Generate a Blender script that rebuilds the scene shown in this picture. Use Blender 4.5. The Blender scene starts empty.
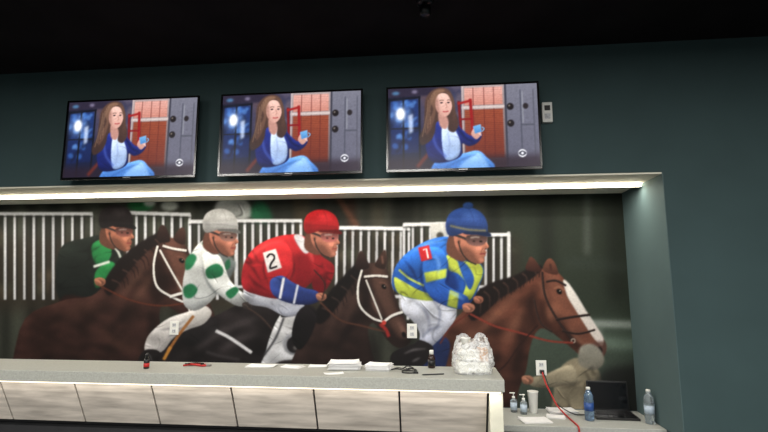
import bpy, math, random
import numpy as np
from mathutils import Vector, Matrix, noise
random.seed(3); rng=np.random.default_rng(5)
sc=bpy.context.scene
sc.view_settings.view_transform='Standard'

# ------------------------------------------------------------------ materials
def s2l(c):
    c=np.asarray(c,float)/255.0
    return np.where(c<=0.04045,c/12.92,((c+0.055)/1.055)**2.4)
def mat(name,rgb,rough=0.6,metal=0,noise_amt=0.0,nscale=8,stretch=(1,1,1),trans=0,alpha=1,bump=0,spec=0.5,lin=False):
    m=bpy.data.materials.new(name); m.use_nodes=True
    nt=m.node_tree; b=nt.nodes['Principled BSDF']
    c=list(rgb) if lin else list(s2l(rgb))
    b.inputs['Base Color'].default_value=(*c,1)
    b.inputs['Roughness'].default_value=rough; b.inputs['Metallic'].default_value=metal
    b.inputs['Specular IOR Level'].default_value=spec
    b.inputs['Transmission Weight'].default_value=trans
    b.inputs['Alpha'].default_value=alpha
    if noise_amt>0 or bump>0:
        tc=nt.nodes.new('ShaderNodeTexCoord'); mp=nt.nodes.new('ShaderNodeMapping'); n=nt.nodes.new('ShaderNodeTexNoise')
        mp.inputs['Scale'].default_value=stretch; n.inputs['Scale'].default_value=nscale; n.inputs['Detail'].default_value=5
        nt.links.new(tc.outputs['Object'],mp.inputs['Vector']); nt.links.new(mp.outputs['Vector'],n.inputs['Vector'])
        if noise_amt>0:
            r=nt.nodes.new('ShaderNodeValToRGB')
            r.color_ramp.elements[0].position=0.3; r.color_ramp.elements[1].position=0.7
            r.color_ramp.elements[0].color=(*[max(0,x*(1-noise_amt)) for x in c],1)
            r.color_ramp.elements[1].color=(*[min(1,x*(1+noise_amt)) for x in c],1)
            nt.links.new(n.outputs['Fac'],r.inputs['Fac']); nt.links.new(r.outputs['Color'],b.inputs['Base Color'])
        if bump>0:
            bp=nt.nodes.new('ShaderNodeBump'); bp.inputs['Strength'].default_value=bump
            nt.links.new(n.outputs['Fac'],bp.inputs['Height']); nt.links.new(bp.outputs['Normal'],b.inputs['Normal'])
    return m
M={}
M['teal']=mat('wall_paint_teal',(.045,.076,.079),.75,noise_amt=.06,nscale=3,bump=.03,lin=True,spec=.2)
M['niche']=mat('wall_paint_teal_lit',(.085,.130,.135),.8,noise_amt=.05,nscale=3,lin=True,spec=.2)  # same teal paint as the wall, LED glow lightened into its colour
M['soffit']=mat('soffit_paint',(.78,.75,.64),.8,noise_amt=.04,nscale=4,lin=True,spec=.2)
M['ceil']=mat('ceiling_black_paint',(.013,.011,.012),.9,noise_amt=.2,nscale=3,lin=True,spec=.1)
M['floor']=mat('floor_carpet',(.03,.03,.035),.95,noise_amt=.5,nscale=60,lin=True,bump=.3)
M['rear']=mat('wall_paint_grey',(.2,.2,.2),.9,noise_amt=.05,nscale=3,lin=True)
M['slab']=mat('counter_solid_surface',(.36,.365,.33),.45,noise_amt=.12,nscale=120,lin=True,spec=.3)
M['endp']=mat('counter_end_laminate',(.62,.61,.50),.5,noise_amt=.05,nscale=20,lin=True,spec=.3)
M['desk']=mat('desk_laminate',(.40,.41,.38),.5,noise_amt=.1,nscale=90,lin=True,spec=.3)
M['panel']=mat('panel_pale_wood',(.50,.455,.40),.5,noise_amt=.3,nscale=3,stretch=(1.2,1,9),lin=True,bump=.05)
M['dark']=mat('dark_recess',(.015,.015,.017),.8,noise_amt=.2,nscale=9,lin=True)
M['blackpl']=mat('black_plastic',(14,14,16),.35,noise_amt=.1,nscale=20)
M['bezel']=mat('bezel_gloss',(8,8,10),.2,noise_amt=.1,nscale=20)
M['white']=mat('white_plastic',(225,225,220),.45,noise_amt=.03,nscale=20)
M['paper']=mat('paper_white',(232,232,232),.85,noise_amt=.05,nscale=30)
M['paper2']=mat('paper_print',(190,192,195),.85,noise_amt=.3,nscale=70,stretch=(1,6,1))
M['red']=mat('red_rubber',(175,28,25),.5,noise_amt=.08,nscale=30)
M['metal']=mat('brushed_metal',(150,150,150),.35,metal=1,noise_amt=.1,nscale=40)
M['clear']=mat('clear_plastic',(225,235,240),.08,trans=.85,noise_amt=.02,nscale=10)
M['water']=mat('bottle_plastic_blue',(150,180,210),.1,trans=.75,noise_amt=.05,nscale=10)
M['label']=mat('bottle_label_blue',(40,75,140),.5,noise_amt=.35,nscale=40)
M['labelw']=mat('bottle_label_pale',(170,185,200),.5,noise_amt=.25,nscale=40)
M['brown']=mat('amber_plastic',(40,22,16),.25,noise_amt=.2,nscale=20)
M['foam']=mat('foam_container',(228,228,218),.7,noise_amt=.06,nscale=30,bump=.05)
M['orange']=mat('printed_box_tan',(190,150,110),.7,noise_amt=.2,nscale=40)
M['screenoff']=mat('laptop_screen_off',(10,11,14),.12,noise_amt=.1,nscale=10)
def emat(name,rgb,st):
    m=bpy.data.materials.new(name); m.use_nodes=True; nt=m.node_tree
    for n in list(nt.nodes):
        if n.type=='BSDF_PRINCIPLED': nt.nodes.remove(n)
    e=nt.nodes.new('ShaderNodeEmission'); e.inputs['Color'].default_value=(*s2l(rgb),1); e.inputs['Strength'].default_value=st
    nt.links.new(e.outputs[0],nt.nodes['Material Output'].inputs['Surface']); return m
M['led']=emat('led_diffuser_warm',(255,242,214),16)
M['led2']=emat('led_diffuser_counter',(255,240,215),2.5)
M['fill_glow']=emat('fill_panel_diffuser',(255,245,230),3)  # glowing face of the added fill panels
def bagmat():
    m=bpy.data.materials.new('thin_plastic_bag'); m.use_nodes=True; nt=m.node_tree; b=nt.nodes['Principled BSDF']
    b.inputs['Base Color'].default_value=(.88,.89,.89,1); b.inputs['Roughness'].default_value=.22
    n=nt.nodes.new('ShaderNodeTexNoise'); n.inputs['Scale'].default_value=9; n.inputs['Distortion'].default_value=1.2
    bp=nt.nodes.new('ShaderNodeBump'); bp.inputs['Strength'].default_value=.35; bp.inputs['Distance'].default_value=.02
    nt.links.new(n.outputs['Fac'],bp.inputs['Height']); nt.links.new(bp.outputs['Normal'],b.inputs['Normal'])
    r=nt.nodes.new('ShaderNodeMapRange'); r.inputs['From Min'].default_value=.35; r.inputs['From Max'].default_value=.65; r.inputs['To Min'].default_value=.22; r.inputs['To Max'].default_value=.7
    nt.links.new(n.outputs['Fac'],r.inputs['Value']); nt.links.new(r.outputs[0],b.inputs['Alpha'])
    return m
M['bag']=bagmat()

# ------------------------------------------------------------------ mesh helpers
def link(o,parent=None):
    sc.collection.objects.link(o)
    if parent is not None: o.parent=parent
    return o
def root(name,loc,rotz=0):
    e=bpy.data.objects.new(name,None); e.empty_display_size=.05; e.location=loc; e.rotation_euler=(0,0,rotz); return link(e)
def mesh(name,v,f,m,parent=None,smooth=False,bevel=0,loc=(0,0,0),rot=(0,0,0)):
    me=bpy.data.meshes.new(name); me.from_pydata([tuple(p) for p in v],[],f); me.update()
    if smooth:
        for p in me.polygons: p.use_smooth=True
    me.materials.append(m); o=bpy.data.objects.new(name,me); o.location=loc; o.rotation_euler=rot; link(o,parent)
    if bevel>0:
        b=o.modifiers.new('bevel','BEVEL'); b.width=bevel; b.segments=3; b.limit_method='ANGLE'
    return o
BF=[(0,3,2,1),(4,5,6,7),(0,1,5,4),(1,2,6,5),(2,3,7,6),(3,0,4,7)]
def bv(x0,x1,y0,y1,z0,z1):
    return [(x0,y0,z0),(x1,y0,z0),(x1,y1,z0),(x0,y1,z0),(x0,y0,z1),(x1,y0,z1),(x1,y1,z1),(x0,y1,z1)]
def box(name,x0,x1,y0,y1,z0,z1,m,parent=None,bevel=0,rot=(0,0,0),loc=(0,0,0)):
    return mesh(name,bv(x0,x1,y0,y1,z0,z1),BF,m,parent,bevel=bevel,rot=rot,loc=loc)
def lathe(name,prof,m,parent=None,seg=32,loc=(0,0,0),rot=(0,0,0)):
    v=[];f=[]
    for r,z in prof:
        for i in range(seg):
            a=2*math.pi*i/seg; v.append((r*math.cos(a),r*math.sin(a),z))
    for j in range(len(prof)-1):
        for i in range(seg):
            k=(i+1)%seg; f.append((j*seg+i,j*seg+k,(j+1)*seg+k,(j+1)*seg+i))
    f.append(tuple(reversed(range(seg)))); f.append(tuple((len(prof)-1)*seg+i for i in range(seg)))
    return mesh(name,v,f,m,parent,smooth=True,loc=loc,rot=rot)
def tube(name,pts,r,m,parent=None,cyc=False):
    cu=bpy.data.curves.new(name,'CURVE'); cu.dimensions='3D'; cu.bevel_depth=r; cu.bevel_resolution=3; cu.use_fill_caps=True
    sp=cu.splines.new('NURBS'); sp.points.add(len(pts)-1)
    for p,q in zip(sp.points,pts): p.co=(*q,1)
    sp.use_endpoint_u=not cyc; sp.use_cyclic_u=cyc; sp.order_u=3
    cu.materials.append(m); o=bpy.data.objects.new(name,cu); return link(o,parent)

# ------------------------------------------------------------------ painter (prints the mural / TV picture as colour attributes)
def catmull(P,closed,n=5):
    P=[np.array(p,float) for p in P]; N=len(P); out=[]
    rngi=range(N) if closed else range(N-1)
    for i in rngi:
        if closed: a,b,c,d=P[i-1],P[i],P[(i+1)%N],P[(i+2)%N]
        else: a,b,c,d=P[max(i-1,0)],P[i],P[i+1],P[min(i+2,N-1)]
        for k in range(n):
            t=k/n
            out.append(.5*((2*b)+(c-a)*t+(2*a-5*b+4*c-d)*t*t+(3*b-3*c+d-a)*t**3))
    if not closed: out.append(P[-1])
    return np.array(out)
def gblur(a,s):
    if s<.3: return a
    r=int(math.ceil(2.6*s)); k=np.exp(-.5*(np.arange(-r,r+1)/s)**2); k/=k.sum()
    p=np.pad(a,((r,r),(0,0)),mode='edge'); o=np.zeros_like(a)
    for i,w in enumerate(k): o+=w*p[i:i+a.shape[0]]
    p=np.pad(o,((0,0),(r,r)),mode='edge'); q=np.zeros_like(a)
    for i,w in enumerate(k): q+=w*p[:,i:i+a.shape[1]]
    return q
class Canvas:
    def __init__(s,x0,y0,x1,y1,ss,base):
        s.x0,s.y0,s.ss=x0,y0,ss; s.W=int((x1-x0)*ss); s.H=int((y1-y0)*ss)
        s.a=np.ones((s.H,s.W,3))*np.array(base,float)
        fy=np.fft.fftfreq(s.H)[:,None]; fx=np.fft.rfftfreq(s.W)[None,:]
        def nz(sx,sy,th=0):
            F=np.fft.rfft2(rng.standard_normal((s.H,s.W)))
            u=fx*math.cos(th)+fy*math.sin(th); v=-fx*math.sin(th)+fy*math.cos(th)
            g=np.exp(-2*(math.pi**2)*((u*sx*ss)**2+(v*sy*ss)**2)); r=np.fft.irfft2(F*g,s=(s.H,s.W)); return r/r.std()
        s.nv=nz(4,60); s.nf=nz(.5,.5)
        def lit(n):
            gy,gx=np.gradient(n); g=gy*.9+gx*.5; return g/g.std()
        wob=nz(5,5); 
        # thin curved creases where a smooth field crosses zero, softly lit on one side
        n1=nz(9,4,.7); n2=nz(8,4,-.5)
        cr=lambda n:np.exp(-(n/.16)**2)
        s.fold=.5*lit(nz(8,5,.5))-1.5*cr(n1)*np.clip(wob,0,1.5)-1.2*cr(n2)*np.clip(-wob,0,1.5)+.9*np.exp(-((n1-.34)/.16)**2)*np.clip(wob,0,1.5)
        s.mu=.75*lit(nz(9,5,.9))+.4*lit(nz(4,3,.6))
    def fill(s,pts,col,col2=None,blur=.45,alpha=1,smooth=True,vol=0,vs=4,tex=0,n=5,lx=.35):
        P=catmull(pts,True,n) if smooth else np.array(pts,float)
        ss=s.ss; pad=3*blur+2
        q=(P-[s.x0,s.y0])*ss-.5
        i0=max(0,int(q[:,0].min()-pad*ss)); i1=min(s.W,int(q[:,0].max()+pad*ss)+2)
        j0=max(0,int(q[:,1].min()-pad*ss)); j1=min(s.H,int(q[:,1].max()+pad*ss)+2)
        if i1<=i0 or j1<=j0: return
        m=np.zeros((j1-j0,i1-i0),bool); X=np.arange(i0,i1)
        for k in range(len(q)):
            xa,ya=q[k-1]; xb,yb=q[k]
            if ya==yb: continue
            if ya>yb: xa,ya,xb,yb=xb,yb,xa,ya
            ja=max(j0,int(math.ceil(ya))); jb=min(j1,int(math.ceil(yb)))
            if jb<=ja: continue
            Y=np.arange(ja,jb); xi=xa+(Y-ya)*(xb-xa)/(yb-ya)
            m[ja-j0:jb-j0]^=(X[None,:]<xi[:,None])
        m=m.astype(float)
        mm=gblur(m,blur*ss)*alpha
        c=np.ones(m.shape+(3,))*np.array(col,float)
        if col2 is not None:
            t=np.clip((np.arange(j0,j1)-q[:,1].min())/max(1,np.ptp(q[:,1])),0,1)[:,None,None]
            c=c*(1-t)+np.array(col2,float)*t
        if vol:
            mb=gblur(m,vs*ss*.8); gy,gx=np.gradient(mb); k=vs*.8*ss*2.2
            d=gy*k+lx*gx*k
            sh=1+vol*.75*np.where(d>0,d*.8,d*1.1)
            c=c*np.clip(sh,.3,1.8)[...,None]
        if tex>=.07: c=c*np.clip(1+.15*s.mu[j0:j1,i0:i1],.45,1.6)[...,None]
        elif tex>0: c=c*np.clip(1+.15*s.fold[j0:j1,i0:i1],.5,1.25)[...,None]
        s.a[j0:j1,i0:i1]=s.a[j0:j1,i0:i1]*(1-mm[...,None])+np.clip(c,0,255)*mm[...,None]
    def ell(s,cx,cy,rx,ry,col,rot=0,**k):
        t=np.linspace(0,2*math.pi,20,endpoint=False); ca,sa=math.cos(rot),math.sin(rot)
        s.fill([(cx+rx*math.cos(u)*ca-ry*math.sin(u)*sa,cy+rx*math.cos(u)*sa+ry*math.sin(u)*ca) for u in t],col,n=2,**k)
    def line(s,pts,w,col,smooth=True,**k):
        P=catmull(pts,False,6) if smooth else np.array(pts,float)
        d=np.gradient(P,axis=0); L=np.hypot(d[:,0],d[:,1])+1e-6; nn=np.stack([-d[:,1]/L,d[:,0]/L],1)
        ww=np.interp(np.linspace(0,1,len(P)),np.linspace(0,1,len(w)),w) if isinstance(w,(list,tuple)) else np.full(len(P),w)
        A=P+nn*ww[:,None]/2; B=P-nn*ww[:,None]/2
        s.fill(np.vstack([A,B[::-1]]),col,smooth=False,**k)
    def sample(s,x,y):
        u=np.clip((x-s.x0)*s.ss-.5,0,s.W-1.001); v=np.clip((y-s.y0)*s.ss-.5,0,s.H-1.001)
        i=u.astype(int); j=v.astype(int); fu=(u-i)[...,None]; fv=(v-j)[...,None]; a=s.a
        return (a[j,i]*(1-fu)+a[j,i+1]*fu)*(1-fv)+(a[j+1,i]*(1-fu)+a[j+1,i+1]*fu)*fv

# ---- mural artwork -----------------------------------------------------------
C=Canvas(-10,180,660,440,3,(44,46,40))
C.a*=(1+.16*C.nv)[...,None]
C.fill([(500,170),(670,170),(670,330),(500,330)],(36,42,34),(42,50,41),smooth=False,blur=6)
C.fill([(500,322),(670,318),(670,450),(500,450)],(62,74,64),(42,48,42),smooth=False,blur=5)
C.line([(587,180),(587,255)],6,(88,94,90),blur=2.6,smooth=False,alpha=.6)
C.line([(545,180),(548,320)],14,(22,26,21),blur=5,smooth=False,alpha=.8)
C.line([(612,180),(616,300)],16,(26,30,25),blur=5,smooth=False,alpha=.7)
C.line([(565,262),(650,270)],10,(48,56,50),blur=4,smooth=False,alpha=.6)
C.line([(575,323),(660,326)],7,(140,148,142),blur=1.8,smooth=False,alpha=.85)
C.line([(575,342),(660,346)],12,(98,114,102),blur=2.8,smooth=False,alpha=.8)
C.line([(600,326),(601,350)],4,(120,128,120),blur=2,smooth=False,alpha=.6)
for x,w,c in [(150,16,(60,62,52)),(205,10,(24,26,24)),(300,16,(66,58,44)),(322,10,(24,28,24)),(376,12,(74,70,58)),(402,9,(28,30,26)),(432,20,(58,62,54)),(492,12,(26,30,26)),(350,8,(58,34,26))]:
    C.line([(x,180),(x+3,240)],w,c,blur=2.5,smooth=False,alpha=.7)
C.ell(141,205,13,7,(28,96,52),blur=1.5); C.ell(150,203,6,4,(200,204,200),blur=1.3); C.ell(170,206,9,5,(180,185,180),blur=1.6)
C.fill([(216,212),(218,202),(228,197),(242,198),(250,205),(252,216),(240,220)],(206,208,206),(130,134,132),blur=1.4,tex=.04)
C.fill([(254,222),(252,208),(258,202),(268,206),(272,222)],(26,84,56),blur=1.8,tex=.04)
C.line([(334,190),(345,208),(358,228)],6,(84,56,42),blur=1.4)
C.fill([(-20,238),(520,238),(520,310),(-20,310)],(44,37,30),smooth=False,blur=7,alpha=.75)
for k in range(46):
    x=rng.random()*520; y=236+rng.random()*60
    C.ell(x,y,4+rng.random()*9,3+rng.random()*6,[(74,62,48),(22,24,20),(58,62,50),(90,76,60)][k%4],blur=2.4,alpha=.5)
W=(202,204,210)
def gate(x0,x1,y0,y1,yb,step,lean=0,w=2.5,mid=None,a=.95):
    n=int(round((x1-x0)/step))
    for i in range(n+1):
        x=x0+(x1-x0)*i/n; y=y0+(y1-y0)*i/n
        b=.88+.2*rng.random()
        C.line([(x+w*.9,y+3),(x+lean+w*.9,yb)],1.6,(20,20,18),blur=.6,alpha=.6)
        C.line([(x,y),(x+lean*.5,(y+yb)/2),(x+lean,yb)],w,tuple(v*b for v in W),blur=.5,alpha=a)
    C.line([(x0-1,y0+2.6),(x1+1,y1+2.6)],2,(30,30,28),blur=.6,alpha=.6)
    C.line([(x0-1,y0),(x1+1,y1)],3.6,(218,220,224),blur=.5)
    if mid: C.line([(x0-1,mid),(x1+1,mid+1)],2.8,W,blur=.6)
gate(-4,92,214,214,300,10)
gate(128,190,213,215,262,8.6)
gate(190,236,222,221,300,9)
gate(237,301,221,221,300,8.4,mid=287)
gate(337,409,228,229,320,8.2,-1,mid=296)
gate(404,448,225,224,310,9)
gate(478,509,235,235,300,7.2,0,2.6,mid=287)
C.line([(508.5,232),(508.5,300)],3.2,(206,208,212),blur=.6)
C.fill([(430,224),(447,223),(448,240),(431,242)],(206,206,202),(168,168,166),smooth=False,blur=.7)
C.ell(440,236,3.6,3.6,(60,58,52),blur=.8)
C.line([(170,180),(190,196),(200,210)],3,(30,32,28),blur=.8)

def head(cx,cy,s,helm,skin=(184,122,98),tint=(50,36,32),rot=0.0):
    ca,sa=math.cos(rot),math.sin(rot)
    T=lambda L:[(cx+s*(x*ca-y*sa),cy+s*(x*sa+y*ca)) for x,y in L]
    def E(x,y,rx,ry,c,**k): 
        p=T([(x,y)])[0]; C.ell(p[0],p[1],rx*s,ry*s,c,**k)
    sk2=tuple(v*.5 for v in skin); hi=tuple(min(255,v*1.2+12) for v in skin)
    C.fill(T([(-14,12),(6,20),(6,32),(-2,40),(-18,32)]),sk2,blur=.5)
    C.fill(T([(-11,6),(2,8),(19,10),(19.6,16),(20,18.5),(23.6,23.4),(23.2,25.4),(20.2,26.4),(20.6,28),(21.6,30),(20.4,31.5),(21,33.4),(19.4,34.8),(20,38),(17,41),(11,41.5),(2,37.5),(-6,31),(-11,20)]),skin,tuple(v*.82 for v in skin),blur=.4,vol=.3,vs=3*s,n=4)
    E(14,26,4,2.6,hi,blur=1.3*s,alpha=.7); E(17,38,2.4,2,hi,blur=1,alpha=.5)
    C.fill(T([(-2,25),(6,28),(11,34),(14,41.5),(2,38),(-8,30)]),sk2,blur=1.5,alpha=.75)
    C.line(T([(18.5,25.6),(16.6,28),(16.4,31)]),.9*s,sk2,blur=.5,alpha=.7)
    E(-6.5,20,2.4,4,tuple(v*.85 for v in skin),blur=.5); E(-6.2,20.5,1,2.2,sk2,blur=.5)
    C.line(T([(-16,12),(-3,16),(2,18)]),2.4*s,(34,32,34),blur=.5)
    C.fill(T([(1,14.5),(9,13),(20.5,13.5),(21.4,19),(17,23),(9,24),(2,21)]),tint,tuple(v*2.1 for v in tint),blur=.45)
    C.line(T([(5,16),(10,15),(14,15.2)]),1.3*s,(172,164,160),blur=.6,alpha=.75)
    E(15.5,19.2,1.6,1,(16,10,10),blur=.4); E(8.6,19.2,1.4,.9,(24,16,14),blur=.5,alpha=.8)
    C.line(T([(20.6,20),(23,24)]),1.1*s,hi,blur=.5,alpha=.7); E(20.8,26.4,1,.7,(70,32,28),blur=.4)
    C.line(T([(15,31.8),(18,31.4),(21,31.4)]),1.4*s,(112,46,44),blur=.45)
    C.line(T([(-7,20),(-3,31),(4,39),(12,42.4)]),1.3*s,(30,26,26),blur=.45)
    C.fill(T([(-19,11),(-20,1),(-16,-8),(-6,-13.6),(6,-13.8),(16,-8.4),(21,0),(22,8),(20,12.5),(10,11.5),(0,11),(-8,13.5),(-15,15)]),helm,tuple(v*.66 for v in helm),blur=.45,vol=.3,vs=5*s)
    E(4,-6,9,4,tuple(min(255,v*1.15+30) for v in helm),rot=.1,blur=2.4*s,alpha=.65)
    C.fill(T([(-20,2),(-19,11),(-15,15),(-9,13),(-12,2)]),tuple(v*.5 for v in helm),blur=1.6,alpha=.5)
    C.line(T([(-18,6),(0,4.5),(21,6)]),1.4*s,tuple(v*.5 for v in helm),blur=.7,alpha=.55)
    C.line(T([(2,-13.5),(7,-4),(8,5)]),.8*s,tuple(v*.65 for v in helm),blur=.6,alpha=.5)
    C.fill(T([(-2,10.4),(10,9.4),(21,9),(26,12.4),(23,14.2),(12,13),(0,12.8)]),tuple(v*.4 for v in helm),blur=.45)

def fist(cx,cy,s=1,skin=(180,120,98)):
    C.fill([(cx-6*s,cy-3*s),(cx,cy-5*s),(cx+6*s,cy-3*s),(cx+7*s,cy+1.6*s),(cx+3*s,cy+5*s),(cx-4*s,cy+4*s)],skin,tuple(v*.6 for v in skin),blur=.4)
    for k in range(4): C.line([(cx+(1+k*1.5-2)*s,cy+(-3+k*.8)*s),(cx+(4+k*.7-1)*s,cy+(3.4-k*.5)*s)],.7,tuple(v*.45 for v in skin),blur=.4,alpha=.8)
    C.line([(cx-5*s,cy-2*s),(cx-1*s,cy-1*s),(cx+2*s,cy+2*s)],1.4*s,tuple(min(255,v*1.15) for v in skin),blur=.5)
def folds(L,col=(0,0,0),w=2,a=.35,b=.9):
    for l in L: C.line(l,[.4,w,.4],col,blur=b,alpha=a)
def hl(L,col,w,b,a=.55):
    for l in L: C.line(l,[w*.3,w,w*.3],col,blur=b,alpha=a)

# --- rider 1 (far left) and horse 1
C.fill([(60,250),(88,238),(104,236),(119,244),(124,256),(116,268),(110,284),(100,296),(60,300)],(28,34,30),(18,22,21),blur=.5,tex=.04)
C.fill([(92,246),(104,240),(112,250),(108,262),(96,264)],(44,140,74),(26,86,48),blur=.6,tex=.04)
C.fill([(96,272),(108,262),(116,266),(108,282),(96,288)],(40,130,68),(24,84,46),blur=.6,tex=.04)
C.line([(94,267),(110,262)],2.6,(206,212,206),blur=.6); C.line([(106,239),(117,250),(121,258)],2.2,(200,206,200),blur=.6)
head(116,217,.82,(44,38,40),(166,104,82),(60,36,32),.05)
C.fill([(60,300),(96,300),(120,300),(120,372),(60,372)],(34,20,18),blur=1)
C.fill([(20,330),(60,302),(92,296),(108,280),(122,262),(138,248),(154,240),(166,238),(180,240),(188,250),(195,266),(203,286),(211,306),(216,320),(213,332),(204,336),(194,331),(184,319),(174,310),(164,305),(160,312),(160,330),(158,350),(152,372),(146,440),(20,440)],(58,36,31),(28,18,17),blur=.5,vol=.3,vs=7,tex=.1)
C.fill([(164,240),(174,240),(182,246),(190,264),(198,282),(208,304),(213,320),(206,320),(196,308),(184,290),(174,272)],(106,70,58),blur=2,alpha=.6)
C.fill([(162,302),(170,288),(166,268),(160,256),(152,266),(150,290),(154,304)],(24,15,14),blur=2.6,alpha=.75)
hl([[(176,276),(182,290),(190,300)],[(196,300),(204,314),(208,322)]],(150,110,94),5,1.6,.6)
hl([[(118,300),(136,278),(150,258)],[(128,312),(142,292),(152,274)]],(112,78,64),7,3,.5)
hl([[(110,330),(128,312),(140,300)],[(150,310),(154,330),(150,352)],[(186,308),(196,322),(204,330)]],(14,9,9),8,3,.65)
hl([[(100,330),(118,344),(140,348)],[(60,320),(84,308),(104,308)]],(96,64,52),9,4,.4)
C.fill([(104,284),(118,262),(136,246),(152,236),(164,231),(166,240),(150,250),(134,266),(120,284),(110,296)],(20,14,14),blur=.8)
for k in range(14): C.line([(112+k*3.6,280-k*3.4),(120+k*3.4,284-k*3.2),(122+k*3.4,292-k*3.2)],[1.8,.5],(24,15,14) if k%3 else (60,42,38),blur=.5)
C.fill([(158,240),(159,230),(163,225),(168,231),(170,242)],(52,34,30),(26,16,15),blur=.45)
C.fill([(174,240),(179,230),(184,228),(186,236),(184,245)],(70,46,40),(34,20,18),blur=.45)
C.ell(182,261,3,2.1,(8,6,7),rot=.7,blur=.45); C.ell(182.6,260.3,.7,.5,(170,160,150),blur=.3); C.line([(177,257),(182,257.5),(186,261)],1.2,(120,80,66),blur=.6,alpha=.7)
C.ell(208,321,2.2,3.2,(12,8,8),rot=-.4,blur=.6); C.line([(196,331),(206,327),(213,328)],1.1,(16,9,9),blur=.5)
for p,w in [([(158,246),(154,266),(157,286),(170,296),(188,304)],2.2),([(163,246),(174,249),(187,251)],2.2),([(170,297),(184,293),(205,289)],2.8),([(188,304),(192,318),(198,330)],1.9),([(160,250),(172,272),(186,296)],1.9)]:
    C.line([(a+.8,b_+1.2) for a,b_ in p],w,(16,10,10),blur=.7,alpha=.5); C.line(p,w,(220,218,214),blur=.4)
C.ell(188,303,2,2,(170,166,158),blur=.4)
C.line([(188,303),(160,306),(130,300),(100,286)],1.5,(86,42,30),blur=.45)
fist(100,282,.85,(170,110,86))

# --- horse 2 (black, white hood) + rider 2
C.fill([(130,440),(150,372),(166,346),(186,332),(212,318),(240,304),(262,297),(284,300),(300,312),(318,340),(322,380),(318,440)],(30,26,27),(13,12,13),blur=.5,vol=.3,vs=8,tex=.12)
C.fill([(178,334),(182,320),(196,312),(214,318),(220,330),(204,342),(186,346)],(40,36,38),(18,17,18),blur=1,tex=.05)
hl([[(196,350),(222,332),(256,318)],[(220,352),(238,340),(258,334)],[(268,302),(282,304),(292,312)]],(92,84,86),7,2.8,.5)
C.fill([(146,352),(147,339),(156,328),(170,318),(188,312),(204,306),(212,313),(204,324),(188,330),(174,338),(162,352)],(214,211,208),(160,156,156),blur=.5,vol=.25,vs=4,tex=.05)
folds([[(160,330),(174,328),(186,320)],[(168,338),(178,330),(192,326)]],(70,68,76),2.4,.5)
C.fill([(138,362),(146,350),(160,352),(157,366),(150,384),(136,384)],(24,21,22),(10,9,10),blur=.5,tex=.05)
C.line([(150,355),(153,366),(150,376)],1.2,(110,106,108),blur=.8,alpha=.7)
C.line([(168,352),(180,334),(194,316)],2.8,(140,90,48),blur=.5); C.line([(164,360),(171,347)],3,(176,120,52),blur=.6)
C.line([(216,331),(230,338),(252,353)],3.2,(206,206,210),blur=.55); C.line([(206,352),(220,356),(240,360)],3,(48,44,46),blur=1)
C.fill([(184,304),(183,284),(188,262),(197,246),(209,239),(219,248),(229,258),(229,270),(222,284),(216,296),(206,306),(194,311)],(212,214,213),(150,154,156),blur=.45,vol=.3,vs=4,tex=.05)
C.fill([(218,250),(232,258),(236,266),(228,282),(220,292),(216,276)],(110,118,118),(76,82,84),blur=1,tex=.05)
C.fill([(186,260),(192,254),(197,258),(192,268),(186,270)],(30,100,64),blur=.7,tex=.04); C.fill([(184,288),(192,284),(198,290),(192,298),(185,297)],(28,92,60),blur=.7,tex=.04)
C.line([(203,243),(211,247),(218,254)],3,(30,100,64),blur=.6); C.fill([(226,262),(230,260),(230,268),(225,270)],(28,84,56),blur=.7)
C.fill([(203,256),(212,252),(221,258),(226,270),(230,280),(238,289),(248,298),(245,306),(237,306),(226,300),(214,290),(206,276)],(226,228,226),(176,180,182),blur=.45,vol=.4,vs=3,tex=.05)
C.fill([(206,270),(216,264),(223,268),(222,276),(209,279)],(32,108,68),(22,78,50),blur=.6,tex=.04); C.fill([(226,293),(235,287),(239,291),(231,299)],(30,100,64),blur=.6)
folds([[(203,258),(205,276),(214,291),(228,302)]],(50,58,60),2.2,.55,.9)
C.fill([(204,240),(213,241),(221,251),(214,255),(206,249)],(60,62,62),blur=.7)
head(220,221,.84,(220,220,219),(174,110,90),(66,48,44),.06)
fist(247,306,.75,(60,52,50))
C.line([(248,308),(262,318),(276,334)],1.6,(60,46,42),blur=.45)
C.fill([(262,378),(266,352),(272,332),(280,316),(291,307),(303,309),(312,320),(319,338),(321,360),(322,378)],(208,208,210),(146,148,154),blur=.5,vol=.4,vs=5,tex=.05)
C.fill([(281,317),(282,303),(286,297),(292,304),(292,315)],(34,30,31),(14,13,14),blur=.45); C.fill([(300,314),(304,301),(308,298),(311,308),(308,318)],(40,36,37),(16,15,16),blur=.45)
C.ell(293,344,10,11,(130,132,138),blur=.8,vol=.3,vs=2); C.ell(294,345,7.2,8.2,(24,22,24),blur=.6); C.ell(296,348,2.6,2,(96,92,92),blur=.9)
C.fill([(300,322),(303,320),(306,325),(309,320),(312,323),(313,331),(309,331),(308,327),(306,330),(303,327),(302,332),(299,331)],(36,34,38),smooth=False,blur=.45)
C.line([(264,356),(276,338),(284,318)],2,(50,50,54),blur=.7); C.line([(284,366),(300,360),(318,362)],2.4,(44,42,44),blur=.7)
C.fill([(276,364),(300,360),(320,364),(318,390),(270,390)],(30,26,26),blur=.8)

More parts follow.
